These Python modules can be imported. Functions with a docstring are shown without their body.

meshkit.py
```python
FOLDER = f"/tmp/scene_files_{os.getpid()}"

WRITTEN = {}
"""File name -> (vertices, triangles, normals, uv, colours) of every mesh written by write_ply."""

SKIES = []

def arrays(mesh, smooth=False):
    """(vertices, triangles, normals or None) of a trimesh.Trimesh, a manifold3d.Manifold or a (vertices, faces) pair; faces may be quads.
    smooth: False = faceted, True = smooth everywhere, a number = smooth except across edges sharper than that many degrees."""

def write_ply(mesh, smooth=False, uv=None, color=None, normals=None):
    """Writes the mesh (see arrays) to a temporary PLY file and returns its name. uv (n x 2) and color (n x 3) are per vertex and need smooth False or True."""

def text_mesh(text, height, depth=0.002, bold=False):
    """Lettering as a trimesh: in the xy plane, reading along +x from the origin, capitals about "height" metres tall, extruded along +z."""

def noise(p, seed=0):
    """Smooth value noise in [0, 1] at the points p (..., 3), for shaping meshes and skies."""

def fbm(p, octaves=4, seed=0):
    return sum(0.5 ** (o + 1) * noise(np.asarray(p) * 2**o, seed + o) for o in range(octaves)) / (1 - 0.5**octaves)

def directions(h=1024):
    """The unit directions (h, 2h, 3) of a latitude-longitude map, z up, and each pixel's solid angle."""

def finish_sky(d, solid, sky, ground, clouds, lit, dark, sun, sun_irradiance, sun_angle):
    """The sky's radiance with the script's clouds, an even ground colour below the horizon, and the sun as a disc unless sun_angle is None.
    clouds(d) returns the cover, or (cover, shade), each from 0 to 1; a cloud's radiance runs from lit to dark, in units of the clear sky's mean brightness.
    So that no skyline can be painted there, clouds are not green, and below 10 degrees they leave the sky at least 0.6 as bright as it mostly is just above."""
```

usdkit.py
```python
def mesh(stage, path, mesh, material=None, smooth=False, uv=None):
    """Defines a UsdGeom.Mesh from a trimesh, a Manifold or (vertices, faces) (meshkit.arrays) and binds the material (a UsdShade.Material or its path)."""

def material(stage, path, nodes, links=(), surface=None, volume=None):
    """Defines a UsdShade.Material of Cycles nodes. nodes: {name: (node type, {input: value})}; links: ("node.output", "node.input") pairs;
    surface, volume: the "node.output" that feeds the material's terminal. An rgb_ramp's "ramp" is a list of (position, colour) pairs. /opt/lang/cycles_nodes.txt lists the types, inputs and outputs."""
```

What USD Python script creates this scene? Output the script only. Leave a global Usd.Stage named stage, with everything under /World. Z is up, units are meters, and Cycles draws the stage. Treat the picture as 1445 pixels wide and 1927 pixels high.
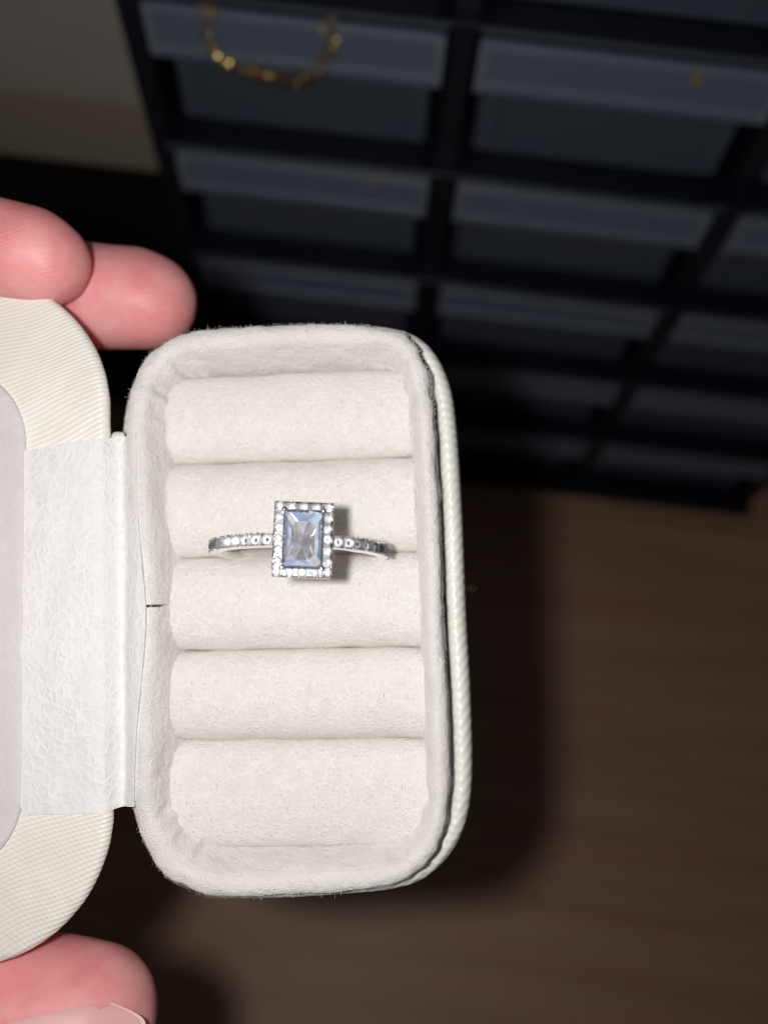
import math
import numpy as np
import trimesh
import manifold3d as m3
import shapely.geometry as sg
import usdkit
from meshkit import fbm, noise
from pxr import Gf, Sdf, Usd, UsdGeom, UsdLux, UsdShade, Vt

stage = Usd.Stage.CreateInMemory()
UsdGeom.SetStageUpAxis(stage, 'Z')
UsdGeom.SetStageMetersPerUnit(stage, 1.0)
UsdGeom.Xform.Define(stage, '/World')
UsdGeom.Scope.Define(stage, '/World/Looks')
rng = np.random.default_rng(7)
MM = 0.001

# ------------------------------------------------------------------ camera, flash, room light
# rows: world axes in the camera's right / up / forward directions (phone held 26 degrees off straight down)
W = np.array([[0.99287, -0.11892, -0.00813], [0.11047, 0.89240, 0.43751], [0.04477, 0.43529, -0.89918]])
CAM = np.array([0.0, 0.0, 332.0])                        # millimetres above the table


def cam(r, u, f):
    """A point given right / up / forward of the phone, as world millimetres."""
    return CAM + W @ np.array([r, u, f], float)


def place(prim, x, y, z, o):
    """Places an Xform: its local axes x, y, z and origin o (world mm)."""
    m = Gf.Matrix4d(*x, 0, *y, 0, *z, 0, *(np.asarray(o) * MM), 1)
    UsdGeom.Xformable(prim).AddTransformOp().Set(m)


camera = UsdGeom.Camera.Define(stage, '/World/camera')
place(camera, W[:, 0], W[:, 1], -W[:, 2], CAM)
camera.CreateHorizontalApertureAttr(36.0)
camera.CreateFocalLengthAttr(36.0 * 1446 / 1445)
camera.CreateClippingRangeAttr((0.004, 50.0))
camera.CreateFStopAttr(15.5)
camera.CreateFocusDistanceAttr(0.084)
camera.CreateExposureAttr(0.0)

flash = UsdLux.SphereLight.Define(stage, '/World/phone_flash')
flash.CreateRadiusAttr(0.0038)
flash.CreateNormalizeAttr(True)
flash.CreateIntensityAttr(0.12)
flash.CreateColorAttr(Gf.Vec3f(1.0, 0.965, 0.93))
UsdGeom.Xformable(flash).AddTranslateOp().Set(Gf.Vec3d(*(cam(-14.4, 3.0, -1.0) * MM)))

dome = UsdLux.DomeLight.Define(stage, '/World/room_light')
dm = usdkit.material(stage, '/World/Looks/room_light', {'b': ('background_shader', {'color': (0.66, 0.62, 0.62), 'strength': 0.024})}, surface='b.background')
UsdShade.MaterialBindingAPI.Apply(dome.GetPrim()).Bind(dm)


# ------------------------------------------------------------------ helpers
taken = {}


def path_of(name, parent):
    base = f"{parent.GetPath() if parent else '/World'}/{name}"
    k = taken.get(base, -1) + 1
    taken[base] = k
    return base if k == 0 else f'{base}_{k:03d}'


def tag(p, label=None, cat=None, group=None, kind=None):
    p = p.GetPrim() if hasattr(p, 'GetPrim') else p
    for k, v in (('label', label), ('category', cat), ('group', group), ('kind', kind)):
        if v:
            p.SetCustomDataByKey(k, v)
    return p


def thing(name, label, cat, group=None):
    x = UsdGeom.Xform.Define(stage, path_of(name, None))
    return tag(x, label, cat, group)


def obj(name, mesh, material, parent=None, smooth=False, scale=MM, label=None, kind=None):
    if isinstance(mesh, (tuple, list)):
        mesh = (np.asarray(mesh[0], float) * scale, mesh[1])
    elif isinstance(mesh, trimesh.Trimesh):
        mesh = trimesh.Trimesh(mesh.vertices * scale, mesh.faces, process=False)
    else:
        a = mesh.to_mesh()
        mesh = (np.asarray(a.vert_properties[:, :3], float) * scale, a.tri_verts)
    g = usdkit.mesh(stage, path_of(name, parent), mesh, material, smooth=smooth)
    return tag(g, label, None, None, kind)


def curves(name, strands, width, material, parent, kind='stuff'):
    c = UsdGeom.BasisCurves.Define(stage, path_of(name, parent))
    c.CreateTypeAttr('linear')
    c.CreatePointsAttr(Vt.Vec3fArray.FromNumpy((np.concatenate(strands) * MM).astype(np.float32)))
    c.CreateCurveVertexCountsAttr(Vt.IntArray([len(s) for s in strands]))
    c.CreateWidthsAttr(Vt.FloatArray([width * MM]))
    c.SetWidthsInterpolation('constant')
    UsdShade.MaterialBindingAPI.Apply(c.GetPrim()).Bind(material)
    return tag(c, kind=kind)


def box(x0, x1, y0, y1, z0, z1):
    m = trimesh.creation.box((x1 - x0, y1 - y0, z1 - z0))
    m.apply_translation(((x0 + x1) / 2, (y0 + y1) / 2, (z0 + z1) / 2))
    return m


def rbox(x0, x1, y0, y1, z0, z1, r):
    """A box with rounded edges: hull of eight spheres."""
    s = m3.Manifold.sphere(r, 12)
    return m3.Manifold.batch_hull([s.translate((x, y, z)) for x in (x0 + r, x1 - r) for y in (y0 + r, y1 - r) for z in (z0 + r, z1 - r)])


def tm(man):
    a = man.to_mesh()
    return trimesh.Trimesh(a.vert_properties[:, :3], a.tri_verts, process=False)


def grid_faces(n, m, wrap_n=False, wrap_m=False):
    i, j = np.meshgrid(np.arange(n if wrap_n else n - 1), np.arange(m if wrap_m else m - 1), indexing='ij')
    a, b = (i + 1) % n, (j + 1) % m
    q = np.stack([i * m + j, a * m + j, a * m + b, i * m + b], -1).reshape(-1, 4)
    return np.vstack([q[:, [0, 1, 2]], q[:, [0, 2, 3]]])


def spline(ctrl, per, closed=True):
    """Catmull-Rom through control points, resampled evenly about every `per` mm."""
    p = np.asarray(ctrl, float)
    n = len(p)
    out = []
    for i in range(n if closed else n - 1):
        g = lambda k: p[(i + k) % n] if closed else p[min(max(i + k, 0), n - 1)]
        t = np.linspace(0, 1, 24, endpoint=False)[:, None]
        a, b, c, d = g(-1), g(0), g(1), g(2)
        out.append(0.5 * (2 * b + (c - a) * t + (2 * a - 5 * b + 4 * c - d) * t ** 2 + (3 * b - a - 3 * c + d) * t ** 3))
    q = np.vstack(out + ([p[:1]] if closed else [p[-1:]]))
    s = np.r_[0, np.cumsum(np.linalg.norm(np.diff(q, axis=0), axis=1))]
    k = max(int(s[-1] / per), 8)
    t = np.linspace(0, s[-1], k, endpoint=not closed)
    return np.stack([np.interp(t, s, q[:, c]) for c in range(q.shape[1])], 1)


def normals2(p, closed=True):
    d = np.roll(p, -1, 0) - np.roll(p, 1, 0) if closed else np.gradient(p, axis=0)
    d /= np.linalg.norm(d, axis=1, keepdims=True)
    return np.stack([-d[:, 1], d[:, 0]], 1)      # left of travel: outward for a clockwise path


def smooth_normals(v, k=9):
    for _ in range(k):
        v = (np.roll(v, 1, 0) + v + np.roll(v, -1, 0)) / 3
    return v / np.linalg.norm(v, axis=1, keepdims=True)


def sweep(path, nrm, profile, closed_path=True, closed_profile=False):
    """profile rows (outward, z); path clockwise, so that faces look outward/up."""
    pr = np.asarray(profile, float)
    v = np.concatenate([path[:, None] + nrm[:, None] * pr[None, :, :1], np.broadcast_to(pr[None, :, 1:], (len(path), len(pr), 1))], -1)
    return v, grid_faces(len(path), len(pr), closed_path, closed_profile)


def fix(v, f):
    m = trimesh.Trimesh(np.asarray(v).reshape(-1, 3), f, process=False)
    return m


def lookat_frame(z, xhint):
    z = np.asarray(z, float) / np.linalg.norm(z)
    x = np.asarray(xhint, float) - np.dot(xhint, z) * z
    x /= np.linalg.norm(x)
    return x, np.cross(z, x), z


# ------------------------------------------------------------------ materials
def mat(name, nodes, links=(), surface='p.BSDF'):
    return usdkit.material(stage, f'/World/Looks/{name}', nodes, links, surface=surface)


def fabric(name, c1, c2, cell, cell_h, fine, fine_h, sheen=0.25, rough=0.95, cell_w=0.25, stretch=1.0, mask=1.0, light=1.09, sss=0.0):
    """Suede: blotchy colour, cell-like crackle relief and fine pile relief (sizes in mm)."""
    return mat(name, {
        't': ('texture_coordinate', {}), 'sc': ('mapping', {'scale': (1.0, stretch, 1.0)}),
        'mk': ('noise_texture', {'scale': 1000 / (cell * 2.2), 'detail': 1.0}),
        'mr': ('map_range', {'from_min': 0.42, 'from_max': 0.58, 'to_min': mask, 'to_max': 1.0, 'clamp': True}),
        'mm': ('math', {'math_type': 'multiply'}),
        'lt': ('mix', {'mix_type': 'mix', 'color2': tuple(min(1.0, x * light) for x in c2)}), 'lf': ('math', {'math_type': 'multiply', 'value2': 0.6 if mask < 1 else 0.0}),
        'n1': ('noise_texture', {'scale': 1000 / (cell * 3), 'detail': 3.0, 'roughness': 0.6}),
        'r1': ('rgb_ramp', {'ramp': [(0.3, c1), (0.7, c2)]}),
        'wn': ('noise_texture', {'scale': 1000 / (cell * 1.2), 'detail': 2.0}),
        'wm': ('mix_vector', {'fac': 0.0005}),
        'v': ('voronoi_texture', {'scale': 1000 / cell, 'feature': 'distance_to_edge'}),
        'vr': ('map_range', {'from_min': 0.0, 'from_max': cell_w, 'to_min': 1.0, 'to_max': 0.0, 'clamp': True, 'range_type': 'smoothstep'}),
        'n2': ('noise_texture', {'scale': 1000 / fine, 'detail': 2.0, 'roughness': 0.7}),
        'n3': ('noise_texture', {'scale': 1000 / (fine * 4), 'detail': 2.0, 'roughness': 0.6}),
        'a': ('math', {'math_type': 'multiply', 'value2': cell_h}),
        'b': ('math', {'math_type': 'multiply', 'value2': fine_h}),
        'c': ('math', {'math_type': 'multiply', 'value2': fine_h * 1.5}),
        's': ('math', {'math_type': 'add'}), 's2': ('math', {'math_type': 'add'}),
        'bp': ('bump', {'distance': MM, 'strength': 1.0}),
        'p': ('principled_bsdf', {'roughness': rough, 'sheen_weight': sheen, 'sheen_roughness': 0.4, 'specular_ior_level': 0.2, 'subsurface_weight': sss, 'subsurface_scale': 0.0016, 'subsurface_radius': (1.0, 0.8, 0.55)}),
    }, [('t.object', 'n1.vector'), ('n1.fac', 'r1.fac'), ('t.object', 'wn.vector'), ('t.object', 'sc.vector'), ('sc.vector', 'wm.a'), ('wn.color', 'wm.b'), ('wm.result', 'v.vector'), ('t.object', 'mk.vector'), ('mk.fac', 'mr.value'), ('vr.result', 'mm.value1'), ('mr.result', 'mm.value2'),
        ('v.distance', 'vr.value'), ('mm.value', 'a.value1'), ('mm.value', 'lf.value1'), ('lf.value', 'lt.fac'), ('r1.color', 'lt.color1'), ('t.object', 'n2.vector'), ('t.object', 'n3.vector'), ('n2.fac', 'b.value1'), ('n3.fac', 'c.value1'),
        ('a.value', 's.value1'), ('b.value', 's.value2'), ('s.value', 's2.value1'), ('c.value', 's2.value2'), ('s2.value', 'bp.height'),
        ('bp.normal', 'p.normal'), ('lt.color', 'p.base_color')])


M = {}
M['rim'] = fabric('grey_white_velvet', (0.735, 0.71, 0.695), (0.80, 0.775, 0.765), 1.2, 0.02, 0.15, 0.12, sheen=0.35)
M['roll'] = fabric('cream_suede', (0.79, 0.75, 0.71), (0.85, 0.815, 0.785), 0.72, 0.05, 0.15, 0.10, sheen=0.2, cell_w=0.24, mask=0.35, sss=0.18, light=1.12)
M['flap'] = fabric('white_suede_strip', (0.75, 0.74, 0.755), (0.80, 0.79, 0.805), 0.9, 0.05, 0.16, 0.04, sheen=0.15, rough=0.55, cell_w=0.27, stretch=0.72, mask=0.5, light=1.07)
M['pad'] = fabric('grey_velvet', (0.66, 0.63, 0.63), (0.72, 0.69, 0.69), 1.6, 0.01, 0.15, 0.06)


def leather(name, angle, period, cross, warp=0.006, c=((0.80, 0.775, 0.715), (0.86, 0.84, 0.79))):
    k = 0.314 / (period * MM)
    return mat(name, {
        't': ('texture_coordinate', {}),
        'nw': ('noise_texture', {'scale': 55.0, 'detail': 1.0}), 'wv': ('mix_vector', {'fac': warp}),
        'm1': ('mapping', {'rotation': (0, 0, math.radians(angle))}),
        'm2': ('mapping', {'rotation': (0, 0, math.radians(angle + 62))}),
        'w1': ('wave_texture', {'scale': k, 'distortion': 2.2, 'detail': 1.0, 'detail_scale': 0.22}),
        'w2': ('wave_texture', {'scale': k * 0.9, 'distortion': 2.6, 'detail': 1.0, 'detail_scale': 0.25}),
        'n': ('noise_texture', {'scale': 140.0, 'detail': 3.0}),
        'r': ('rgb_ramp', {'ramp': [(0.3, c[0]), (0.7, c[1])]}),
        'n2': ('noise_texture', {'scale': 900.0, 'detail': 3.0}),
        'a': ('math', {'math_type': 'multiply', 'value2': cross}), 'b': ('math', {'math_type': 'add'}),
        'd': ('math', {'math_type': 'multiply', 'value2': 0.6}), 'e': ('math', {'math_type': 'add'}),
        'bp': ('bump', {'distance': 0.04 * MM, 'strength': 1.0}),
        'p': ('principled_bsdf', {'roughness': 0.38, 'specular_ior_level': 0.45}),
    }, [('t.object', 'nw.vector'), ('t.object', 'wv.a'), ('nw.color', 'wv.b'), ('wv.result', 'm1.vector'), ('wv.result', 'm2.vector'), ('m1.vector', 'w1.vector'), ('m2.vector', 'w2.vector'), ('t.object', 'n.vector'), ('n.fac', 'r.fac'),
        ('t.object', 'n2.vector'), ('w2.fac', 'a.value1'), ('w1.fac', 'b.value1'), ('a.value', 'b.value2'), ('n2.fac', 'd.value1'), ('b.value', 'e.value1'), ('d.value', 'e.value2'),
        ('e.value', 'bp.height'), ('bp.normal', 'p.normal'), ('r.color', 'p.base_color')])


M['lid_leather'] = leather('cream_ribbed_leather', 66, 0.52, 0.30)
M['shell_leather'] = leather('cream_grained_leather', 40, 0.9, 0.9, 0.004, ((0.74, 0.75, 0.69), (0.80, 0.81, 0.76)))
M['fibre'] = mat('white_fibre', {'p': ('principled_bsdf', {'base_color': (0.92, 0.90, 0.89), 'roughness': 0.7})})
M['lint'] = mat('dark_lint', {'p': ('principled_bsdf', {'base_color': (0.22, 0.19, 0.17), 'roughness': 0.8})})
M['card'] = mat('brown_board', {'t': ('texture_coordinate', {}), 'n': ('noise_texture', {'scale': 3000.0}), 'r': ('rgb_ramp', {'ramp': [(0.3, (0.16, 0.10, 0.06)), (0.7, (0.36, 0.26, 0.18))]}),
                               'p': ('principled_bsdf', {'roughness': 0.8})}, [('t.object', 'n.vector'), ('n.fac', 'r.fac'), ('r.color', 'p.base_color')])
M['silver'] = mat('polished_silver', {'p': ('principled_bsdf', {'base_color': (0.88, 0.87, 0.86), 'metallic': 1.0, 'roughness': 0.2})})
M['bead'] = mat('silver_bead', {'p': ('principled_bsdf', {'base_color': (0.80, 0.78, 0.77), 'metallic': 1.0, 'roughness': 0.16})})
M['brass'] = mat('brass', {'p': ('principled_bsdf', {'base_color': (0.75, 0.52, 0.22), 'metallic': 1.0, 'roughness': 0.25})})
M['gold'] = mat('gold', {'p': ('principled_bsdf', {'base_color': (0.95, 0.74, 0.38), 'metallic': 1.0, 'roughness': 0.28})})
def pane(name, tint, rough, ior):
    return mat(name, {'t': ('transparent_bsdf', {'color': tint}), 'g': ('glossy_bsdf', {'color': (1.0, 1.0, 1.0), 'roughness': rough}), 'f': ('fresnel', {'IOR': ior}), 'm': ('mix_closure', {})},
               [('f.fac', 'm.fac'), ('t.BSDF', 'm.closure1'), ('g.BSDF', 'm.closure2')], 'm.closure')


def facets(name, ramp, rough, clear, metal=0.75):
    """Back facets of a stone: part mirror, sparkle and dispersion fire painted as facet tints, partly see-through."""
    return mat(name, {'g': ('attribute', {'attribute': 'tone'}), 'r': ('rgb_ramp', {'ramp': ramp, 'interpolate': False}), 'm1': ('math', {'math_type': 'multiply', 'value2': 7.31}), 'm2': ('math', {'math_type': 'fraction'}),
                      'k': ('map_range', {'to_min': clear[0], 'to_max': clear[1]}), 't': ('transparent_bsdf', {'color': (0.86, 0.89, 0.97)}),
                      'p': ('principled_bsdf', {'metallic': metal, 'roughness': rough}), 'm': ('mix_closure', {})},
               [('g.fac', 'r.fac'), ('r.color', 'p.base_color'), ('g.fac', 'm1.value1'), ('m1.value', 'm2.value1'), ('m2.value', 'k.value'), ('k.result', 'm.fac'), ('p.BSDF', 'm.closure1'), ('t.BSDF', 'm.closure2')], 'm.closure')


M['stone'] = pane('clear_stone', (0.98, 0.98, 1.0), 0.10, 1.9)
M['stone_back'] = facets('clear_stone_facets', [(0.0, (0.97, 0.98, 1.0)), (0.2, (0.62, 0.63, 0.66)), (0.34, (0.86, 0.92, 1.0)), (0.5, (1.0, 0.97, 0.93)), (0.64, (0.74, 0.74, 0.76)), (0.76, (0.99, 0.99, 1.0)), (0.9, (0.80, 0.87, 1.0))], 0.14, (0.0, 0.12), 0.32)
M['side_stone'] = M['stone']
M['side_stone_back'] = facets('painted_sparkle_facets', [(0.0, (0.98, 0.98, 1.0)), (0.25, (0.78, 0.79, 0.82)), (0.38, (0.90, 0.94, 1.0)), (0.6, (1.0, 0.98, 0.95)), (0.8, (0.97, 0.98, 1.0))], 0.2, (0.0, 0.1), 0.12)
M['centre'] = pane('pale_lavender_stone', (0.985, 0.985, 1.0), 0.03, 1.8)
M['centre_back'] = facets('pale_grey_facets', [(0.0, (0.80, 0.79, 0.79)), (0.25, (0.95, 0.94, 0.93)), (0.45, (0.76, 0.83, 0.98)), (0.6, (0.90, 0.87, 0.84)), (0.8, (0.84, 0.83, 0.86))], 0.14, (0.15, 0.7), 0.6)
M['centre_side'] = facets('pale_blue_facets', [(0.0, (0.53, 0.69, 0.97)), (0.16, (0.96, 0.97, 1.0)), (0.28, (0.76, 0.78, 0.95)), (0.42, (0.74, 0.90, 1.0)), (0.56, (0.98, 0.96, 0.91)), (0.70, (0.66, 0.72, 0.95)), (0.82, (0.90, 0.93, 1.0)), (0.94, (0.80, 0.76, 0.78))], 0.12, (0.0, 0.25), 0.5)
M['black'] = mat('black_plastic', {'p': ('principled_bsdf', {'base_color': (0.010, 0.013, 0.023), 'roughness': 0.45})})
M['matte_black'] = mat('matte_black', {'p': ('principled_bsdf', {'base_color': (0.010, 0.010, 0.012), 'roughness': 0.8, 'specular_ior_level': 0.2})})
M['drawer'] = mat('clear_smoky_plastic', {
    't': ('transparent_bsdf', {'color': (0.8, 0.85, 0.95)}), 'p': ('principled_bsdf', {'base_color': (0.18, 0.215, 0.27), 'roughness': 0.5, 'specular_ior_level': 0.8}), 'm': ('mix_closure', {'fac': 0.36})},
    [('t.BSDF', 'm.closure1'), ('p.BSDF', 'm.closure2')], 'm.closure')
M['panel'] = mat('milky_plastic', {
    't': ('transparent_bsdf', {'color': (0.8, 0.85, 0.95)}), 'p': ('principled_bsdf', {'base_color': (0.20, 0.265, 0.37), 'roughness': 0.45, 'specular_ior_level': 1.0}), 'm': ('mix_closure', {'fac': 0.75})},
    [('t.BSDF', 'm.closure1'), ('p.BSDF', 'm.closure2')], 'm.closure')
M['drawer_edge'] = mat('frosted_plastic_edge', {
    't': ('transparent_bsdf', {'color': (0.9, 0.92, 0.96)}), 'p': ('principled_bsdf', {'base_color': (0.31, 0.365, 0.45), 'roughness': 0.45, 'specular_ior_level': 1.0}), 'm': ('mix_closure', {'fac': 0.7})},
    [('t.BSDF', 'm.closure1'), ('p.BSDF', 'm.closure2')], 'm.closure')
M['orange'] = mat('painted_warm_reflection', {'p': ('principled_bsdf', {'base_color': (0.36, 0.24, 0.13), 'roughness': 0.5})})
M['carton'] = mat('grey_beige_board', {'t': ('texture_coordinate', {}), 'mp': ('mapping', {'scale': (8, 8, 120)}), 'n': ('noise_texture', {'scale': 1.0, 'detail': 4.0}),
                                       'r': ('rgb_ramp', {'ramp': [(0.3, (0.58, 0.56, 0.49)), (0.7, (0.66, 0.64, 0.57))]}), 'p': ('principled_bsdf', {'roughness': 0.8})},
                  [('t.object', 'mp.vector'), ('mp.vector', 'n.vector'), ('n.fac', 'r.fac'), ('r.color', 'p.base_color')])
M['carton_band'] = mat('brown_beige_board', {'p': ('principled_bsdf', {'base_color': (0.52, 0.45, 0.35), 'roughness': 0.8})})
M['wood'] = mat('dark_wood', {
    't': ('texture_coordinate', {}), 'mp': ('mapping', {'scale': (5.0, 70.0, 1.0)}), 'n': ('noise_texture', {'scale': 1.0, 'detail': 6.0, 'roughness': 0.6, 'distortion': 0.4}),
    'mp2': ('mapping', {'scale': (14.0, 500.0, 1.0)}), 'n2': ('noise_texture', {'scale': 1.0, 'detail': 3.0}),
    'r': ('rgb_ramp', {'ramp': [(0.25, (0.50, 0.295, 0.175)), (0.5, (0.68, 0.42, 0.265)), (0.75, (0.80, 0.53, 0.355))]}),
    'mx': ('mix', {'mix_type': 'multiply', 'fac': 0.3}), 'bp': ('bump', {'distance': 0.0003, 'strength': 0.4}),
    'p': ('principled_bsdf', {'roughness': 0.5, 'specular_ior_level': 0.8})},
    [('t.object', 'mp.vector'), ('mp.vector', 'n.vector'), ('n.fac', 'r.fac'), ('t.object', 'mp2.vector'), ('mp2.vector', 'n2.vector'), ('r.color', 'mx.color1'), ('n2.color', 'mx.color2'),
     ('mx.color', 'p.base_color'), ('n2.fac', 'bp.height'), ('bp.normal', 'p.normal')])
M['skin'] = mat('pink_skin', {
    't': ('texture_coordinate', {}), 'n': ('noise_texture', {'scale': 110.0, 'detail': 5.0, 'roughness': 0.65}),
    'r': ('rgb_ramp', {'ramp': [(0.32, (0.81, 0.26, 0.28)), (0.5, (0.88, 0.34, 0.345)), (0.68, (0.92, 0.42, 0.41))]}),
    'n4': ('noise_texture', {'scale': 45.0, 'detail': 1.0}), 'wv': ('mix_vector', {'fac': 0.012}),
    'mp': ('mapping', {'rotation': (0.0, 0.0, 1.25)}),
    'w': ('wave_texture', {'scale': 0.314 / (0.47 * MM), 'distortion': 1.6, 'detail': 2.0, 'detail_scale': 0.35}),
    'sx': ('separate_xyz', {}), 'mk': ('map_range', {'from_min': -0.02, 'from_max': 0.0, 'to_min': 0.0, 'to_max': 1.0, 'clamp': True}), 'wm': ('math', {'math_type': 'multiply'}),
    'np': ('noise_texture', {'scale': 260.0, 'detail': 2.0}), 'pm': ('map_range', {'from_min': 0.38, 'from_max': 0.6, 'clamp': True}), 'wm2': ('math', {'math_type': 'multiply'}),
    'v': ('voronoi_texture', {'scale': 1900.0, 'feature': 'distance_to_edge'}), 'vm': ('math', {'math_type': 'multiply', 'value2': 1.1}),
    'n2': ('noise_texture', {'scale': 3000.0, 'detail': 2.0}), 'a': ('math', {'math_type': 'add'}), 'b': ('math', {'math_type': 'add'}),
    'bp': ('bump', {'distance': 0.022 * MM, 'strength': 1.0}),
    'p': ('principled_bsdf', {'roughness': 0.5, 'specular_ior_level': 0.38, 'subsurface_weight': 0.35, 'subsurface_scale': 0.0016, 'subsurface_radius': (1.0, 0.35, 0.25)})},
    [('t.object', 'n.vector'), ('n.fac', 'r.fac'), ('r.color', 'p.base_color'), ('t.object', 'n4.vector'), ('t.object', 'wv.a'), ('n4.color', 'wv.b'), ('wv.result', 'mp.vector'), ('mp.vector', 'w.vector'),
     ('t.object', 'sx.vector'), ('sx.y', 'mk.value'), ('w.fac', 'wm.value1'), ('mk.result', 'wm.value2'), ('t.object', 'np.vector'), ('np.fac', 'pm.value'), ('wm.value', 'wm2.value1'), ('pm.result', 'wm2.value2'),
     ('t.object', 'v.vector'), ('v.distance', 'vm.value1'), ('t.object', 'n2.vector'), ('wm2.value', 'a.value1'), ('n2.fac', 'a.value2'), ('a.value', 'b.value1'), ('vm.value', 'b.value2'),
     ('b.value', 'bp.height'), ('bp.normal', 'p.normal')])
M['nail'] = mat('pink_nail', {'p': ('principled_bsdf', {'base_color': (0.84, 0.42, 0.42), 'roughness': 0.45, 'specular_ior_level': 0.3, 'subsurface_weight': 0.2, 'subsurface_scale': 0.001})})
M['nail_edge'] = mat('nail_free_edge', {'p': ('principled_bsdf', {'base_color': (0.88, 0.62, 0.54), 'roughness': 0.35})})

# ------------------------------------------------------------------ setting: table
t = box(-900, 900, -700, 1100, -30, 0)
tag(obj('tabletop', t, M['wood']), 'dark brown wooden tabletop with fine straight grain under everything', 'table', kind='structure')

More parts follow.
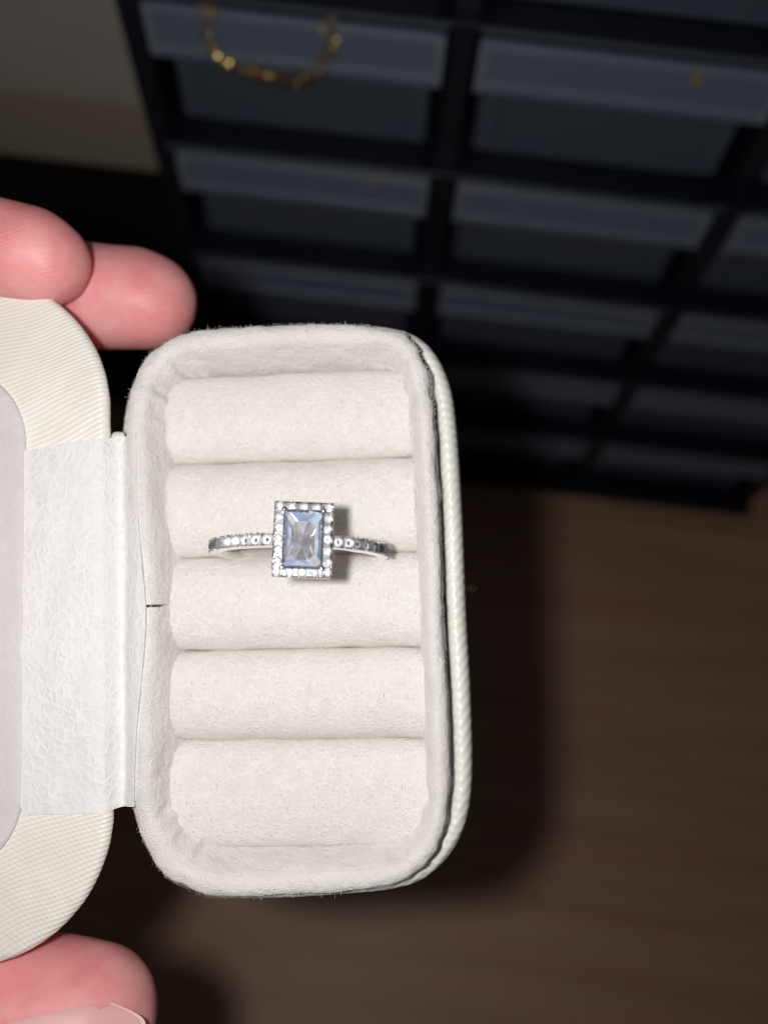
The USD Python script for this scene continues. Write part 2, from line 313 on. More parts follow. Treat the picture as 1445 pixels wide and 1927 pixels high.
# ------------------------------------------------------------------ black drawer cabinet with clear drawers
cab = thing('drawer_cabinet', 'black cabinet of small clear plastic drawers standing on the dark table', 'cabinet')
FY, PITCH, TOP0 = 184.0, 42.3, 217.0
COLS = [(-74.5, 0.0), (8.0, 82.5), (90.5, 165.0)]
frame = [box(-82, 173, 330, 334, 0, 268), box(-82, 173, FY - 1, 334, 264, 268), box(-82, 173, FY - 2, 330, 0, 6)]
for x0, x1 in ((-82, -76), (1.2, 6.8), (83.7, 89.3), (166.2, 173)):
    frame.append(box(x0, x1, FY + 3, 330, 6, 264))
obj('frame', trimesh.util.concatenate(frame), M['black'], cab)
for r in range(-1, 5):
    zt = TOP0 - r * PITCH
    if r >= 0:
        sh = tm(rbox(-76, 166.2, FY - 3, 330, zt + 3.0, zt + 5.2, 0.7))
        obj('shelf', sh, M['black'], cab)
        for x0, x1 in COLS:                                              # pale moulded lip along each bay's shelf
            obj('shelf_lip', rbox(x0 - 0.5, x1 + 0.5, FY - 4.0, FY - 2.6, zt + 3.6, zt + 5.0, 0.5), M['drawer'], cab)
    for x0, x1 in COLS:
        zb = zt - PITCH + 6.0
        y1 = 322
        body = [box(x0 + 3, x1 - 3, FY + 9, y1, zb, zb + 1.4), box(x0 + 3, x1 - 3, FY + 8, FY + 9.4, zb, zt - 13.5),
                box(x0 + 3, x0 + 4.4, FY + 9, y1, zb, zt - 1), box(x1 - 4.4, x1 - 3, FY + 9, y1, zb, zt - 1), box(x0 + 3, x1 - 3, y1 - 1.4, y1, zb, zt - 1),
                box(x0 + 3, x1 - 3, FY + 1.5, FY + 9.4, zt - 14.6, zt - 13.4)]
        d = obj('drawer', trimesh.util.concatenate(body), M['drawer'], cab)
        obj('front_panel', rbox(x0, x1, FY, FY + 1.6, zt - 14, zt, 0.7), M['panel'], d)
        e = [rbox(x0 + 0.2, x1 - 0.2, FY - 1.1, FY + 0.4, zt - 1.9, zt - 0.2, 0.5), rbox(x0 + 0.2, x0 + 2.6, FY - 1.1, FY + 0.4, zt - 13, zt - 0.3, 0.5),
             rbox(x1 - 2.6, x1 - 0.2, FY - 1.1, FY + 0.4, zt - 13, zt - 0.3, 0.5), rbox(x0 + 1, x1 - 1, FY - 0.8, FY + 0.4, zt - 11.6, zt - 10.2, 0.5)]
        post = [rbox(x, x + 6, FY + 6.6, FY + 9.6, zb + 0.6, zt - 15, 1.3) for x in (x0 + 2.8, x1 - 8.8)]
        for q in post:
            obj('corner', q, M['drawer'], d)
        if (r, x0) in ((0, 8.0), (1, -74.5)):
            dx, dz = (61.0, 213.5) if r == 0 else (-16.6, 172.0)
            obj('dot', trimesh.creation.cylinder(1.6, 0.5, 24).apply_transform(trimesh.transformations.rotation_matrix(math.pi / 2, [1, 0, 0])).apply_translation((dx, FY - 0.3, dz)), M['orange'], d, label='warm reflection painted as a small orange brown dot on the drawer front')  # flat disc whose colour stands in for a warm reflection on the plastic
        obj('panel_rim', m3.Manifold.batch_boolean(e, m3.OpType.Add), M['drawer_edge'], d)

# beige carton on a black chest at the left of the cabinet
c = thing('storage_carton', 'grey beige board box, browner along its foot, left of the black cabinet', 'box')
obj('side_panel', rbox(-420, -92, 244, 420, 141.5, 330, 1.5), M['carton'], c)
obj('foot_band', rbox(-419, -93, 245, 419, 111, 141.4, 1.5), M['carton_band'], c)
tag(obj('black_chest', rbox(-430, -84, 205, 430, 0, 110.5, 2), M['matte_black']), 'plain black chest beside the drawer cabinet, beneath the beige carton', 'chest')

# gold chain hanging over the front of the upper left drawer
ch = [(-57.5, 190, 216.8), (-57.6, 184, 218.3), (-57.8, 181.4, 215), (-57.9, 181.2, 212), (-57.0, 181.2, 209.0), (-54.4, 181.2, 206.3), (-50, 181.2, 204.6), (-45.0, 181.2, 203.6), (-40, 181.2, 203.0), (-35.5, 181.2, 204.0),
      (-31.6, 181.2, 207.0), (-28.8, 181.2, 210.5), (-27.8, 181.2, 212.4), (-27.6, 181.6, 217), (-27.6, 184, 218.8), (-27.6, 190, 216.8)]
line = spline(ch, 1.3, closed=False)
links = [tm(m3.Manifold.batch_hull([m3.Manifold.sphere(0.09, 6).translate(tuple(a)), m3.Manifold.sphere(0.09, 6).translate(tuple(b))])) for a, b in zip(line[:-1], line[1:])]
for i, p in enumerate(line):                                            # faceted links that each glint their own way
    for _ in range(rng.integers(2, 5)):
        k = trimesh.creation.icosphere(0, rng.uniform(0.55, 0.95))
        k.vertices = k.vertices * [1, 1, 0.6] @ trimesh.transformations.random_rotation_matrix(rng.random(3))[:3, :3] + p + rng.normal(size=3) * [1.0, 0.3, 1.0]
        k.unmerge_vertices()
        links.append(k)
tag(obj('gold_chain', trimesh.util.concatenate(links), M['gold']), 'thin gold chain hanging in a loop over the upper left clear drawer', 'chain')

# ------------------------------------------------------------------ the ring box (local millimetres, rim crest at z = 0)
a1, a2, a3 = np.radians([1.7, 6.6, 4.2])
BX = np.array([math.cos(a1), math.sin(a1), -math.sin(a2 * 0 + a3)])
BY = np.array([-math.sin(a1), math.cos(a1), math.sin(a2)])
BX /= np.linalg.norm(BX)
BY -= BY @ BX * BX
BY /= np.linalg.norm(BY)
BXw, BYw = W @ BX, W @ BY
BZw = np.cross(BXw, BYw)
BO = cam(-9.665, -11.092, 86.0)


def from_cam(r, u, f):
    """A point right / up / forward of the phone, in the ring box's local millimetres."""
    return np.stack([BXw, BYw, BZw]) @ (cam(r, u, f) - BO)


rb = thing('ring_box', 'open cream ring box with five cushion rolls and white hinge strip', 'ring box')
place(rb, BXw, BYw, BZw, BO)

OUT = [(-19.2, 1.0), (-19.8, 9.5), (-20.4, 18), (-20.4, 24.4), (-19.0, 29.4), (-15.7, 32.5), (-11.1, 33.5), (-4.8, 33.7), (2, 33.7), (9, 33.1), (12.9, 31.7), (15.0, 28.3), (15.9, 23.3), (16.3, 12),
       (16.4, -0.3), (16.6, -10), (16.5, -19.2), (15.6, -24.4), (13.4, -27.8), (10.0, -29.7), (2, -30.6), (-7.2, -31.0), (-11.5, -30.5), (-15.5, -28.4), (-18.0, -24.4), (-19.1, -18.9), (-19.3, -10)]
outline = spline(OUT, 0.3)
nrm = smooth_normals(normals2(outline), 12)
# velvet lip: a padded wall that starts and ends at a narrow seam on the left
PROF = [(0.0, -9), (0.05, -5), (0.1, -2.2), (0.08, -1.1), (-0.12, -0.42), (-0.6, -0.06), (-1.2, 0.04), (-1.8, -0.1), (-2.3, -0.6), (-2.65, -1.5), (-2.95, -2.6), (-3.25, -3.8), (-3.5, -5.2), (-3.7, -7.0), (-3.8, -9)]
prof = spline(PROF, 0.28, closed=False)
op, on = outline - nrm * 0.28, nrm
v, f = sweep(op, on, prof, closed_path=False)
thin = 1 - 0.24 * np.clip(on[:, 0] * 1.2, 0, 1)[:, None] * np.clip(-prof[None, :, 0] / 1.5, 0, 1)      # the wall is thinner on the clasp side
v[..., :2] = op[:, None] + on[:, None] * (prof[None, :, 0] * thin)[..., None]
P = v.copy()
low = (fbm(P / 3.2, 3, 3) - 0.5)[..., None]
corner = np.exp(-((np.abs(P[..., 0] + 1) - 14) / 5.5) ** 2) * np.exp(-((np.abs(P[..., 1] - 1.5) - 27) / 6.5) ** 2)
arc = np.arange(len(op))[:, None] * 0.3
pleat = (noise(np.stack([arc / 1.15 + 0 * P[..., 0], P[..., 2] / 9, 0 * P[..., 0]], -1), 5) - 0.5) * corner * np.clip(-P[..., 2] / 2.0, 0, 1)
nv = trimesh.Trimesh(v.reshape(-1, 3), f, process=False).vertex_normals.reshape(v.shape)
if nv[:, int(np.argmax(prof[:, 1])), 2].mean() < 0:
    nv = -nv
    f = f[:, ::-1]
v = v + nv * (low * 0.55 + (fbm(P / 0.9, 2, 9) - 0.5)[..., None] * 0.16 + pleat[..., None] * 1.3)
caps = []
for e, s in ((0, 1), (len(op) - 1, -1)):                                   # close the two ends of the seam
    idx = np.arange(len(prof)) + e * len(prof)
    caps.append([(idx[0], idx[i], idx[i + 1])[::s] for i in range(1, len(prof) - 1)])
f = np.vstack([f] + [np.array(k) for k in caps])
rimmesh = fix(v, f)
obj('velvet_lip', rimmesh, M['rim'], rb, smooth=50)
obj('seam_core', box(-19.2, -17.3, 0.3, 1.7, -8, -1.5), M['card'], rb)

# fuzz along the lip
ids = rng.choice(len(op) * len(prof), 42000, p=(lambda w: w / w.sum())(np.tile(np.where(np.arange(len(prof)) < 30, 1.0, 0.45), len(op))))
vv, nn = v.reshape(-1, 3), nv.reshape(-1, 3)
base = vv[ids] + rng.normal(size=(len(ids), 3)) * 0.1
dirs = nn[ids] + rng.normal(size=(len(ids), 3)) * 0.65
dirs /= np.linalg.norm(dirs, axis=1, keepdims=True)
bend = rng.normal(size=(len(ids), 3)) * 0.10
L = rng.gamma(2.0, 0.035, len(ids))[:, None] + 0.025
strands = np.stack([base - dirs * 0.05, base + dirs * L * 0.55 + bend * 0.4, base + dirs * L + bend], 1)
curves('velvet_pile', list(strands), 0.016, M['fibre'], rb)

# leather shell round the lip
so = np.asarray(sg.Polygon(outline).buffer(0.0).exterior.coords)[:-1]
so = spline(so[::6][::1], 0.3) if sg.Polygon(so).exterior.is_ccw is False else spline(so[::-1][::6], 0.3)
sn = smooth_normals(normals2(so), 12)
SP = [(-0.1, -8), (0.0, -5.2), (0.2, -4.2), (0.8, -3.6), (1.6, -3.8), (2.2, -4.8), (2.4, -7), (2.3, -14), (1.5, -21), (-0.5, -23.5), (-3, -24), (-10, -24.1)]
v2, f2 = sweep(so * [1.0, 0.972] + [0.22, -0.1], sn, spline(SP, 0.35, closed=False))
sh = fix(v2, f2)
if sh.vertex_normals.reshape(v2.shape)[10, 8, 2] < 0:
    sh.invert()
obj('leather_shell', sh, M['shell_leather'], rb, smooth=60)
obj('inner_floor', (lambda p: trimesh.creation.extrude_polygon(p, 1.0, engine='earcut').apply_translation((0, 0, -11.0)))(sg.Polygon(outline).buffer(-2.0).simplify(0.1)), M['roll'], rb)
ck = trimesh.util.concatenate([trimesh.creation.torus(1.1, 0.42, 20, 10).apply_transform(trimesh.transformations.rotation_matrix(math.pi / 2, [1, 0, 0])).apply_translation((18.9, 2.2, -9.0)),
                               trimesh.creation.cylinder(0.8, 1.6, 18).apply_transform(trimesh.transformations.rotation_matrix(math.pi / 2, [0, 1, 0])).apply_translation((18.2, 2.2, -9.0))])
obj('clasp', ck, M['brass'], rb, smooth=40)

# five cushion rolls
EDGE = [29.4, 18.3, 6.7, -4.6, -15.1, -27.4]
for k in range(5):
    y1, y0 = EDGE[k], EDGE[k + 1]
    cy, hy = (y0 + y1) / 2, (y1 - y0) / 2 + 0.02
    xs = np.r_[np.linspace(-17.6 + 0.15 * k, 12.4 + 0.34 * k, 112), np.linspace(12.45 + 0.34 * k, 13.75 + 0.34 * k, 18)]
    th = np.linspace(-0.25, math.pi + 0.25, 64)
    A, T = np.meshgrid(xs, th, indexing='ij')
    end = np.minimum(A - xs[0], xs[-1] - A)
    e = 1 - np.clip(1 - (A - xs[0]) / 2.6, 0, 1) ** 2.4 * 0.32 - np.clip(1 - (xs[-1] - A) / 1.1, 0, 1) ** 2.2 * 0.55
    px = np.sign(np.cos(T)) * np.abs(np.cos(T)) ** 0.82
    pz = np.sign(np.sin(T)) * np.abs(np.sin(T)) ** 0.86
    V = np.stack([A, cy + hy * px * (0.985 + 0.015 * e), -7.6 + 4.5 * pz * e], -1)
    N = np.stack([0 * A, np.cos(T), np.sin(T)], -1)
    V = V + N * ((fbm(V / 5.0 + 7 * k, 2, 20 + k) - 0.5)[..., None] * 0.5 + (fbm(V / 0.8, 2, 40 + k) - 0.5)[..., None] * 0.07)
    m = fix(V, grid_faces(*A.shape))
    if m.vertex_normals.reshape(V.shape)[60, 32, 2] < 0:
        m.invert()
    obj('cushion_roll', m, M['roll'], rb, smooth=True)
# loose specks of lint on the rolls
st = []
for _ in range(230):
    x, y = rng.uniform(-14.5, 13.5), rng.uniform(-25.5, 27.5)
    k = int(np.searchsorted(-np.array(EDGE), -y)) - 1
    k = min(max(k, 0), 4)
    cy, hy = (EDGE[k] + EDGE[k + 1]) / 2, (EDGE[k] - EDGE[k + 1]) / 2
    z = -7.6 + 4.5 * (1 - min(abs((y - cy) / hy), 0.97) ** 2.3) ** 0.5 + 0.12
    a, l = rng.uniform(0, 6.3), rng.uniform(0.12, 0.5)
    p0 = np.array([x, y, z])
    d = np.array([math.cos(a), math.sin(a), 0]) * l
    st.append(np.array([p0, p0 + d * 0.5 + [0, 0, 0.05], p0 + d + rng.normal(size=3) * 0.06]))
curves('lint', st, 0.024, M['lint'], rb)


# lid lying open at the left, slightly raised towards its far side
def zl(x):
    return 0.2 + 0.11 * (-21.0 - x)


def rrect(x0, x1, y0, y1, r, per=0.3):
    p = np.asarray(sg.box(x0 + r, y0 + r, x1 - r, y1 - r).buffer(r, quad_segs=40).exterior.coords)[:-1]
    if sg.Polygon(p).exterior.is_ccw:
        p = p[::-1]
    s = np.r_[0, np.cumsum(np.linalg.norm(np.diff(np.vstack([p, p[:1]]), axis=0), axis=1))]
    q = np.vstack([p, p[:1]])
    t = np.linspace(0, s[-1], int(s[-1] / per), endpoint=False)
    return np.stack([np.interp(t, s, q[:, c]) for c in range(2)], 1)


def slab(path, n, prof, zf, inner):
    """A slab: profile rows (outward, z below the face), then rings inward to the centre."""
    v, _ = sweep(path, n, prof)
    rows = [v]
    c = path.mean(0)
    for s in inner:
        q = c + (path + n * prof[-1][0] - c) * s
        rows.append(np.concatenate([q, np.full((len(q), 1), prof[-1][1])], 1)[:, None])
    v = np.concatenate(rows, 1)
    f = grid_faces(v.shape[0], v.shape[1], True, False)
    v[..., 2] += zf(v[..., 0])
    m = fix(v, f)
    if m.vertex_normals.reshape(v.shape)[20, -6, 2] < 0:
        m.invert()
    return m


lp = rrect(-66, -21.7, -37.6, 40.7, 15.9)
lp[:, 0] -= 0.028 * lp[:, 1]
ln = smooth_normals(normals2(lp), 10)
LPR = spline([(-9, -9), (-5.5, -7.5), (-2.7, -4.8), (-1.0, -2.6), (-0.2, -1.4), (0.0, -0.85), (-0.12, -0.42), (-0.5, -0.1), (-1.1, 0.0), (-2.5, 0.02)], 0.2, closed=False)
lm = slab(lp, ln, LPR, zl, [0.94, 0.86, 0.78, 0.7, 0.6, 0.45, 0.25, 0.05])
pull = (fbm(lm.vertices / 2.5, 3, 77) - 0.5) * 0.25
lm.vertices += lm.vertex_normals * pull[:, None]
lid = obj('lid', lm, M['lid_leather'], rb, smooth=True)
pp = rrect(-54, -30.9, -28.4, 29.6, 9.5)
pp[:, 0] -= 0.025 * pp[:, 1]
pn = smooth_normals(normals2(pp), 8)
pm = slab(pp, pn, spline([(-0.05, -0.3), (0, 0.15), (-0.12, 0.42), (-0.4, 0.55), (-1.2, 0.6)], 0.2, closed=False), zl, [0.9, 0.75, 0.55, 0.35, 0.1])
obj('lid_pad', pm, M['pad'], lid, smooth=True)

# white strip that joins lid and box
ys = np.linspace(-21.6, 20.6, 220)
us = np.linspace(0, 1, 90)
U, Y = np.meshgrid(us, ys, indexing='ij')
xl = -31.7 - 0.025 * Y + 0.9 * np.clip((np.abs(Y) - 14) / 8, 0, 1) ** 2
xr = -18.4 + 1.1 * np.exp(-((Y + 1) / 9.0) ** 2) - 0.4 * np.clip(Y / 20, 0, 1)
Xf = xl + (xr - xl) * U
knot_x = np.array([-24.2, -23.0, -22.1, -21.4, -20.8, -20.2, -19.6, -18.6, -17.4, -16.6])
knot_z = np.array([zl(-24.2) + 0.42, 0.80, 0.50, -0.4, -1.1, -1.0, -0.4, 0.2, 0.5, 0.55])
Xe = Xf + 0.028 * Y * np.clip((-18.0 - Xf) / 3, 0, 1)
zs = np.where(Xe < -24.2, zl(Xf) + 0.42, np.interp(Xe, knot_x, knot_z))
for _ in range(3):
    zs[1:-1] = (zs[:-2] + zs[1:-1] + zs[2:]) / 3
zs += (fbm(np.stack([Xf / 2.2, Y / 4.0, 0 * Y], -1), 3, 31) - 0.5) * 0.35
Yf = Y + np.where(Y > 0, 0.5, 0.0) * (U - 0.5) * 2 + (Y < 0) * (U > 0.8) * 0.0
Yf = Yf + np.where(Y < 0, 0.5 * np.clip((U - 0.72) / 0.28, 0, 1), 0) * (-Y / 21.6) + np.where(Y > 0, -1.0 * (1 - U) ** 1.2, 0) * Y / 20.6
V = np.concatenate([np.stack([Xf, Yf, zs], -1).reshape(-1, 3), np.stack([Xf, Yf, zs - 0.4], -1).reshape(-1, 3)])
n0 = U.size
F = grid_faces(*U.shape)
ring_i = np.r_[np.arange(220), np.arange(1, 90) * 220 + 219, 89 * 220 + np.arange(218, -1, -1), np.arange(88, 0, -1) * 220]
side = np.array([[a, b, b + n0] for a, b in zip(ring_i, np.roll(ring_i, -1))] + [[a, b + n0, a + n0] for a, b in zip(ring_i, np.roll(ring_i, -1))])
m = trimesh.Trimesh(V, np.vstack([F, F[:, ::-1] + n0, side]), process=False)
if m.face_normals[100][2] < 0:
    m.invert()
trimesh.repair.fix_normals(m)
obj('hinge_strip', m, M['flap'], rb, smooth=50)
k = trimesh.creation.icosphere(3, 1.0)
k.vertices = k.vertices * [0.85, 0.7, 0.7] + [-21.6, 20.9, -1.3]
k.vertices += k.vertex_normals * ((fbm(k.vertices / 0.7, 2, 4) - 0.5) * 0.25)[:, None]
obj('hinge_end', k, M['shell_leather'], rb, smooth=True)

# ------------------------------------------------------------------ the ring
ring = thing('ring', 'silver ring with pale blue rectangular stone in a sparkling halo, stuck between two rolls', 'ring')
rx, ry, rz = lookat_frame((2.0, 0.55, 9.5), (1, -0.035, 0))
B3 = np.stack([BXw, BYw, BZw])
place(ring, rx @ B3, ry @ B3, rz @ B3, BO + np.array([0.1, 6.75, -1.6]) @ B3)
RO, RI, BW = 10.1, 9.0, 0.72
ang = np.linspace(math.radians(90 + 13), math.radians(450 - 13), 240)
wd = BW * (0.86 + 0.14 * np.clip(np.sin(ang) + 0.2, 0, 1))
sec = [(-1, 0.0), (-1, 0.62), (-0.86, 0.92), (-0.6, 0.8), (0, 0.72), (0.6, 0.8), (0.86, 0.92), (1, 0.62), (1, 0.0), (0.7, -0.16), (0, -0.2), (-0.7, -0.16)]
V = np.array([[(RI + (RO - RI) * h) * math.cos(a), w * s, (RI + (RO - RI) * h) * math.sin(a)] for a, w in zip(ang, wd) for s, h in [(s, h) if math.sin(a) > -0.15 else (s, min(h, 0.75)) for s, h in sec]]).reshape(-1, 3)
bm = trimesh.Trimesh(V, grid_faces(240, len(sec), False, True), process=False)
trimesh.repair.fix_normals(bm)
obj('band', bm, M['silver'], ring, smooth=35)


def split_facets(m):
    """Every flat facet as an island of its own."""
    groups = list(m.facets)
    used = np.zeros(len(m.faces), bool)
    for g in groups:
        used[g] = True
    groups += [np.array([i]) for i in np.flatnonzero(~used)]
    v, f, n = [], [], 0
    for g in groups:
        u, inv = np.unique(m.faces[g], return_inverse=True)
        v.append(m.vertices[u])
        f.append(inv.reshape(-1, 3) + n)
        n += len(u)
    return trimesh.Trimesh(np.vstack(v), np.vstack(f), process=False)


def gem_pair(top, bottom):
    """Crown (with its flat back left open) and pavilion of a stone from two point sets that share the girdle."""
    out = []
    for pts, s in ((top, 1), (bottom, -1)):
        h = trimesh.convex.convex_hull(np.vstack(pts))
        keep = h.face_normals[:, 2] * s > -0.9
        h = trimesh.Trimesh(h.vertices, h.faces[keep], process=True)
        out.append(split_facets(h))
    return out


def brilliant(d):
    """A small round brilliant; girdle at z = 0."""
    r = d / 2
    a8 = np.arange(8) * math.pi / 4
    a16 = np.arange(16) * math.pi / 8
    gir = np.c_[r * np.cos(a16), r * np.sin(a16), 0 * a16]
    top = [np.c_[0.55 * r * np.cos(a8), 0.55 * r * np.sin(a8), 0 * a8 + 0.26 * r], np.c_[0.80 * r * np.cos(a8 + 0.393), 0.80 * r * np.sin(a8 + 0.393), 0 * a8 + 0.17 * r], gir]
    a6 = np.arange(8) * math.pi / 4 + rng.normal(0, 0.08, 8)
    low = [gir * 0.985, np.c_[0.45 * r * np.cos(a6), 0.45 * r * np.sin(a6), 0 * a6 - 0.56 * r + rng.normal(0, 0.02, 8) * r], [[0.05 * r * rng.normal(), 0.05 * r * rng.normal(), -0.95 * r]]]
    return gem_pair(top, low)


def setm(m, x, y, z, o):
    k = m.copy()
    k.vertices = k.vertices @ np.stack([x, y, z]) + o
    return k


def pick(m, keep):
    f = m.faces[keep]
    u, inv = np.unique(f, return_inverse=True)
    return trimesh.Trimesh(m.vertices[u], inv.reshape(-1, 3), process=False)


def facet_tone(m):
    """A number of its own for every facet, held by the facet's corners."""
    n = np.zeros_like(m.vertices)
    for k in range(3):
        n[m.faces[:, k]] = m.face_normals
    h = np.sin(np.round(n, 2) @ np.array([127.1, 311.7, 74.7])) * 43758.5453
    return h - np.floor(h)


def toned(prim, tone):
    UsdGeom.PrimvarsAPI(prim).CreatePrimvar('tone', Sdf.ValueTypeNames.FloatArray, 'vertex').Set(Vt.FloatArray.FromNumpy(tone.astype(np.float32)))


def stone(name, pair, m, x, y, z, o):
    p = obj(name, setm(pair[0], x, y, z, o), M[m], ring)
    q = setm(pair[1], x, y, z, o)
    tone = facet_tone(pair[1])
    if m == 'centre':                                                   # steep steps under the girdle and the flat facets round the keel
        steep = q.triangles_center[:, 2] > o[2] - 1.04
        toned(obj('side_facets', pick(q, steep), M['centre_side'], p), tone[np.unique(q.faces[steep])])
        tone, q = tone[np.unique(q.faces[~steep])], pick(q, ~steep)
    toned(obj('pavilion', q, M[m + '_back'], p), tone)
    return p


gems = [brilliant(1.12) for _ in range(4)]
beads = []
ball = trimesh.creation.icosphere(2, 1.0)
for s in (-1, 1):                                                       # stones down both shoulders
    for i in range(8):
        th = math.radians(21.5 + i * 7.5)
        rad = np.array([s * math.sin(th), 0, math.cos(th)])
        tn = np.array([s * math.cos(th), 0, -math.sin(th)])
        tilt = rng.normal(0, 0.10, 2)
        z = rad + tn * tilt[0] + np.array([0, tilt[1], 0.55])
        x, y, z = lookat_frame(z, tn)
        q = rng.uniform(0, 6.3)
        stone('band_stone', gems[i % 4], 'side_stone', np.cos(q) * x + np.sin(q) * y, np.cos(q) * y - np.sin(q) * x, z, rad * (RO + 0.06))
        for w in (-1, 1):
            for h in (-0.25, 0.25):
                t2 = th + math.radians(3.75) + h * math.radians(6.0)
                r2 = np.array([s * math.sin(t2), 0, math.cos(t2)])
                b = ball.copy()
                b.vertices = b.vertices * rng.uniform(0.13, 0.17) + r2 * (RO + 0.16) + [0, w * 0.58, 0]
                beads.append(b)
# head: halo frame round the centre stone
HX, HY, HZ = 3.06, 3.92, 10.4
outer = rbox(-HX, HX, -HY, HY, HZ - 0.95, HZ, 0.22) ^ m3.CrossSection([np.array([(-HX, -HY), (HX, -HY), (HX, HY), (-HX, HY)])]).offset(-0.35, m3.JoinType.Round).offset(0.35, m3.JoinType.Round, 2.0, 24).extrude(3).translate((0, 0, HZ - 2))
hole = m3.Manifold.cube((3.7, 5.6, 4), True).translate((0, 0, HZ))
halo = outer - hole
N0 = 2 * HX - 1.06
N1 = 2 * HY - 1.06
spots = [(x, y) for y in (-N1 / 2, N1 / 2) for x in np.linspace(-N0 / 2, N0 / 2, 5)] + [(x, y) for x in (-N0 / 2, N0 / 2) for y in np.linspace(-N1 / 2, N1 / 2, 7)[1:-1]]
seat = m3.Manifold.cylinder(0.8, 0.32, 0.50, 16)
halo = halo - m3.Manifold.batch_boolean([seat.translate((x, y, HZ - 0.72)) for x, y in spots], m3.OpType.Add)
obj('halo_frame', halo, M['silver'], ring, smooth=30)
gems2 = [brilliant(1.02) for _ in range(6)]
for x0, y0 in spots:
    z = np.array([rng.normal(-0.03, 0.15), rng.normal(0, 0.15), 1])
    q = rng.uniform(0, 6.3)
    x, y, z = lookat_frame(z, (math.cos(q), math.sin(q), 0))
    stone('halo_stone', gems2[rng.integers(6)], 'stone', x, y, z, (x0, y0, HZ - 0.02))
for s in (-1, 1):
    for off, r in ((0.06, 0.15), (0.98, 0.12)):
        for y in np.linspace(-HY + 0.2, HY - 0.2, 14):
            b = ball.copy(); b.vertices = b.vertices * r * rng.uniform(0.85, 1.15) + [s * (HX - 0.12 - off), y, HZ + 0.02]; beads.append(b)
        for x in np.linspace(-HX + 0.2, HX - 0.2, 10):
            b = ball.copy(); b.vertices = b.vertices * r * rng.uniform(0.85, 1.15) + [x, s * (HY - 0.12 - off), HZ + 0.02]; beads.append(b)
obj('bead', trimesh.util.concatenate(beads), M['bead'], ring, smooth=True, kind='stuff')
# basket under the head
bk = [trimesh.creation.box((3.9, 5.8, 0.35)).apply_translation((0, 0, HZ - 2.2))]
fr = (m3.Manifold.cube((4.2, 6.0, 0.45), True) - m3.Manifold.cube((3.2, 5.0, 1), True)).translate((0, 0, HZ - 1.9))
ps = [m3.Manifold.batch_hull([m3.Manifold.sphere(0.3, 12).translate((sx * 1.95, sy * 2.85, HZ - 0.7)), m3.Manifold.sphere(0.3, 12).translate((sx * 1.0, sy * 0.6, RO - 1.0))]) for sx in (-1, 1) for sy in (-1, 1)]
obj('basket', m3.Manifold.batch_boolean([fr] + ps, m3.OpType.Add), M['silver'], ring, smooth=40)
# centre stone: rectangular cut with a keel
CX, CY = 2.08, 3.06


def octo(hx, hy, c, z):
    return np.array([(sx * (hx - c * a), sy * (hy - c * b), z) for sx in (-1, 1) for sy in (-1, 1) for a, b in ((1, 0), (0, 1))])


crown_pts = [octo(1.30, 2.10, 0.30, 0.56), octo(1.80, 2.72, 0.36, 0.34), octo(CX, CY, 0.36, 0.0)]


def bulge(hx, hy, c, z, b):
    """Octagon with bowed sides: more and narrower facets."""
    o = [octo(hx, hy, c, z)]
    for s in (-1, 1):
        for t in (-0.42, 0.0, 0.42):
            j = rng.normal(0, 0.012, 3)
            o.append([(s * (hx + b * (1 - t * t * 2.2)) + j[0], t * hy * 1.35 + j[1] * 3, z + j[2])])
        for t in (-0.3, 0.3):
            j = rng.normal(0, 0.012, 3)
            o.append([(t * hx * 1.3 + j[0] * 3, s * (hy + b * (1 - t * t * 3)) + j[1], z + j[2])])
    return np.vstack(o)


pav_pts = [octo(CX - 0.01, CY - 0.01, 0.36, -0.01), bulge(1.66, 2.50, 0.50, -0.5, 0.10), bulge(1.12, 1.95, 0.40, -1.02, 0.10), np.array([(0, 0.55, -1.82), (0, -0.55, -1.82)])]
pair = gem_pair(crown_pts, pav_pts)
cs = stone('centre_stone', pair, 'centre', (1, 0, 0), (0, 1, 0), (0, 0, 1), (0, 0, HZ + 0.12))
tag(cs, 'pale lavender blue rectangular stone with mirrored facets')
for sx in (-1, 1):
    for sy in (-1, 1):
        pr = m3.Manifold.batch_hull([m3.Manifold.sphere(0.30, 20).translate((sx * 1.98, sy * 2.96, HZ + 0.42)), m3.Manifold.sphere(0.24, 20).translate((sx * 2.05, sy * 3.02, HZ - 0.5))])
        obj('corner_prong', pr, M['bead'], ring, smooth=True)

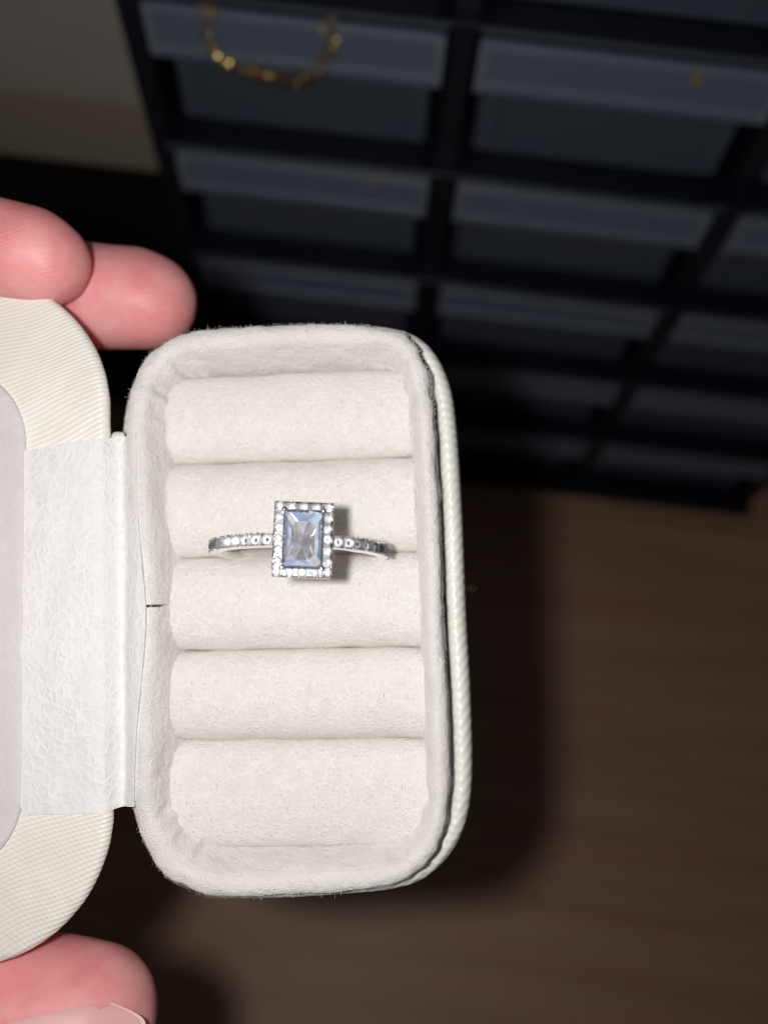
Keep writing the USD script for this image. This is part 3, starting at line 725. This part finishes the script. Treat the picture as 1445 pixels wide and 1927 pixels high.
# ------------------------------------------------------------------ the hand (right / up / forward of the phone, mm)
hand = thing('hand', 'left hand with two fingertips and thumb gripping the open cream lid', 'hand')
place(hand, W[:, 0], W[:, 1], -W[:, 2], CAM)
CH = [  # chains of (right, up, forward, radius)
    [(-118, 22, 150, 10.5), (-88, 40, 132, 8.6), (-66, 36.5, 103, 7.6), (-56, 33.4, 96.5, 6.9), (-48.5, 31.9, 94, 6.55), (-42.6, 30.8, 93, 5.95), (-41.4, 30.5, 93, 5.6)],
    [(-116, 6, 155, 10.5), (-84, 30, 142, 8.8), (-62, 31, 114, 7.8), (-51.0, 29.8, 105, 7.3), (-39.5, 28.9, 103.2, 7.0), (-33.5, 28.6, 103, 6.7), (-31.6, 28.2, 103, 6.3)],
    [(-112, -12, 155, 10), (-80, 8, 150, 8.3), (-58, 6, 132, 7.4), (-42, 3.5, 122, 6.9), (-27, 2, 120, 6.2)],
    [(-106, -28, 152, 9), (-78, -18, 150, 7.6), (-58, -16, 136, 6.8), (-43, -16, 127, 6.2), (-31, -16, 125, 5.6)],
    [(-128, -22, 140, 14), (-96, -52, 118, 12.5), (-66, -63, 96, 11.2), (-54, -61.3, 90, 10.6), (-44.5, -59.4, 88.5, 10.0), (-37.5, -58.6, 88, 9.0), (-34.0, -58.2, 88, 7.9)],
]
PALM = [(-118, 22, 150, 12), (-116, 6, 155, 13), (-112, -12, 155, 13), (-106, -28, 152, 12), (-165, 8, 150, 17), (-165, -22, 150, 17), (-128, -22, 140, 15)]


def ball_at(c):
    return m3.Manifold.sphere(c[3], 40).translate((c[0], c[1], -c[2]))


parts = [m3.Manifold.batch_hull([ball_at(c) for c in PALM]), m3.Manifold.batch_hull([ball_at((-165, 8, 150, 17)), ball_at((-165, -22, 150, 17)), ball_at((-235, -12, 158, 26))])]
for chn in CH:
    for a, b in zip(chn[:-1], chn[1:]):
        parts.append(m3.Manifold.batch_hull([ball_at(a), ball_at(b)]))
hm = tm(m3.Manifold.batch_boolean(parts, m3.OpType.Add).refine_to_length(1.1))
hm.merge_vertices()
trimesh.smoothing.filter_taubin(hm, lamb=0.5, nu=0.52, iterations=30)
hm.vertices += hm.vertex_normals * ((fbm(hm.vertices / 6.0, 2, 8) - 0.5) * 0.5)[:, None]
obj('skin', hm, M['skin'], hand, smooth=True)

# thumb nail: a curved plate lying on the thumb tip
ax = np.array([1.0, 0.05, 0.0]); ax /= np.linalg.norm(ax)
nz = np.array([0.0, 0.27, 0.96]); nz -= nz @ ax * ax; nz /= np.linalg.norm(nz)
sd = np.cross(nz, ax)


AXU = lambda u: np.stack([u, -59.4 + (u + 44.5) * 0.09, -88.5 + (u + 44.5) * 0.04], -1)
near = hm.vertices[(np.linalg.norm(hm.vertices - AXU(hm.vertices[:, 0]), axis=1) < 14) & (hm.vertices[:, 0] > -52)]
rel = near - AXU(near[:, 0])
from scipy.interpolate import griddata
cyl = np.stack([near[:, 0] / 5, np.arctan2(rel @ sd, rel @ nz)], 1)
cylr = np.linalg.norm(rel - (rel @ ax)[:, None] * ax, axis=1)


def nail(a, b, lift, hw, end):
    """Part of the nail: from a to b behind the free edge, whose outline bows towards the tip."""
    t = np.linspace(0, 1, 24)
    s = np.linspace(-1, 1, 28)
    T, S = np.meshgrid(t, s, indexing='ij')
    top = -25.8 - 4.9 * np.abs(S) ** 2.2
    Ug = (top - a) * (1 - T) + (top - b) * T
    th = S * hw / 9.2 + 0.028 * (np.minimum(Ug, -26) + 30.3)
    R = griddata(cyl, cylr, (np.minimum(Ug, -31.0) / 5, th), method='linear', fill_value=7.0) - 0.62 * np.clip(Ug + 31.0, 0, 9)
    R = R + lift - 0.30 * np.abs(S) ** 5
    return AXU(Ug) + (sd * np.sin(th)[..., None] + nz * np.cos(th)[..., None]) * R[..., None], (24, 28)


def plate(a, b, lift, name, m, hw=5.6):
    p, s = nail(a, b, lift, hw, 0)
    q, _ = nail(a, b, lift - 0.5, hw, 0)
    v = np.concatenate([p.reshape(-1, 3), q.reshape(-1, 3)])
    F = grid_faces(*s)
    n0 = s[0] * s[1]
    r = np.r_[np.arange(28), np.arange(1, 24) * 28 + 27, 23 * 28 + np.arange(26, -1, -1), np.arange(22, 0, -1) * 28]
    sdf = np.array([[i, j, j + n0] for i, j in zip(r, np.roll(r, -1))] + [[i, j + n0, i + n0] for i, j in zip(r, np.roll(r, -1))])
    mm = trimesh.Trimesh(v, np.vstack([F, F[:, ::-1] + n0, sdf]), process=False)
    trimesh.repair.fix_normals(mm)
    return obj(name, mm, m, hand, smooth=50)


plate(15.0, 0.5, 0.22, 'thumb_nail', M['nail'])
plate(0.49, 0.12, 0.23, 'nail_edge', M['nail_edge'])
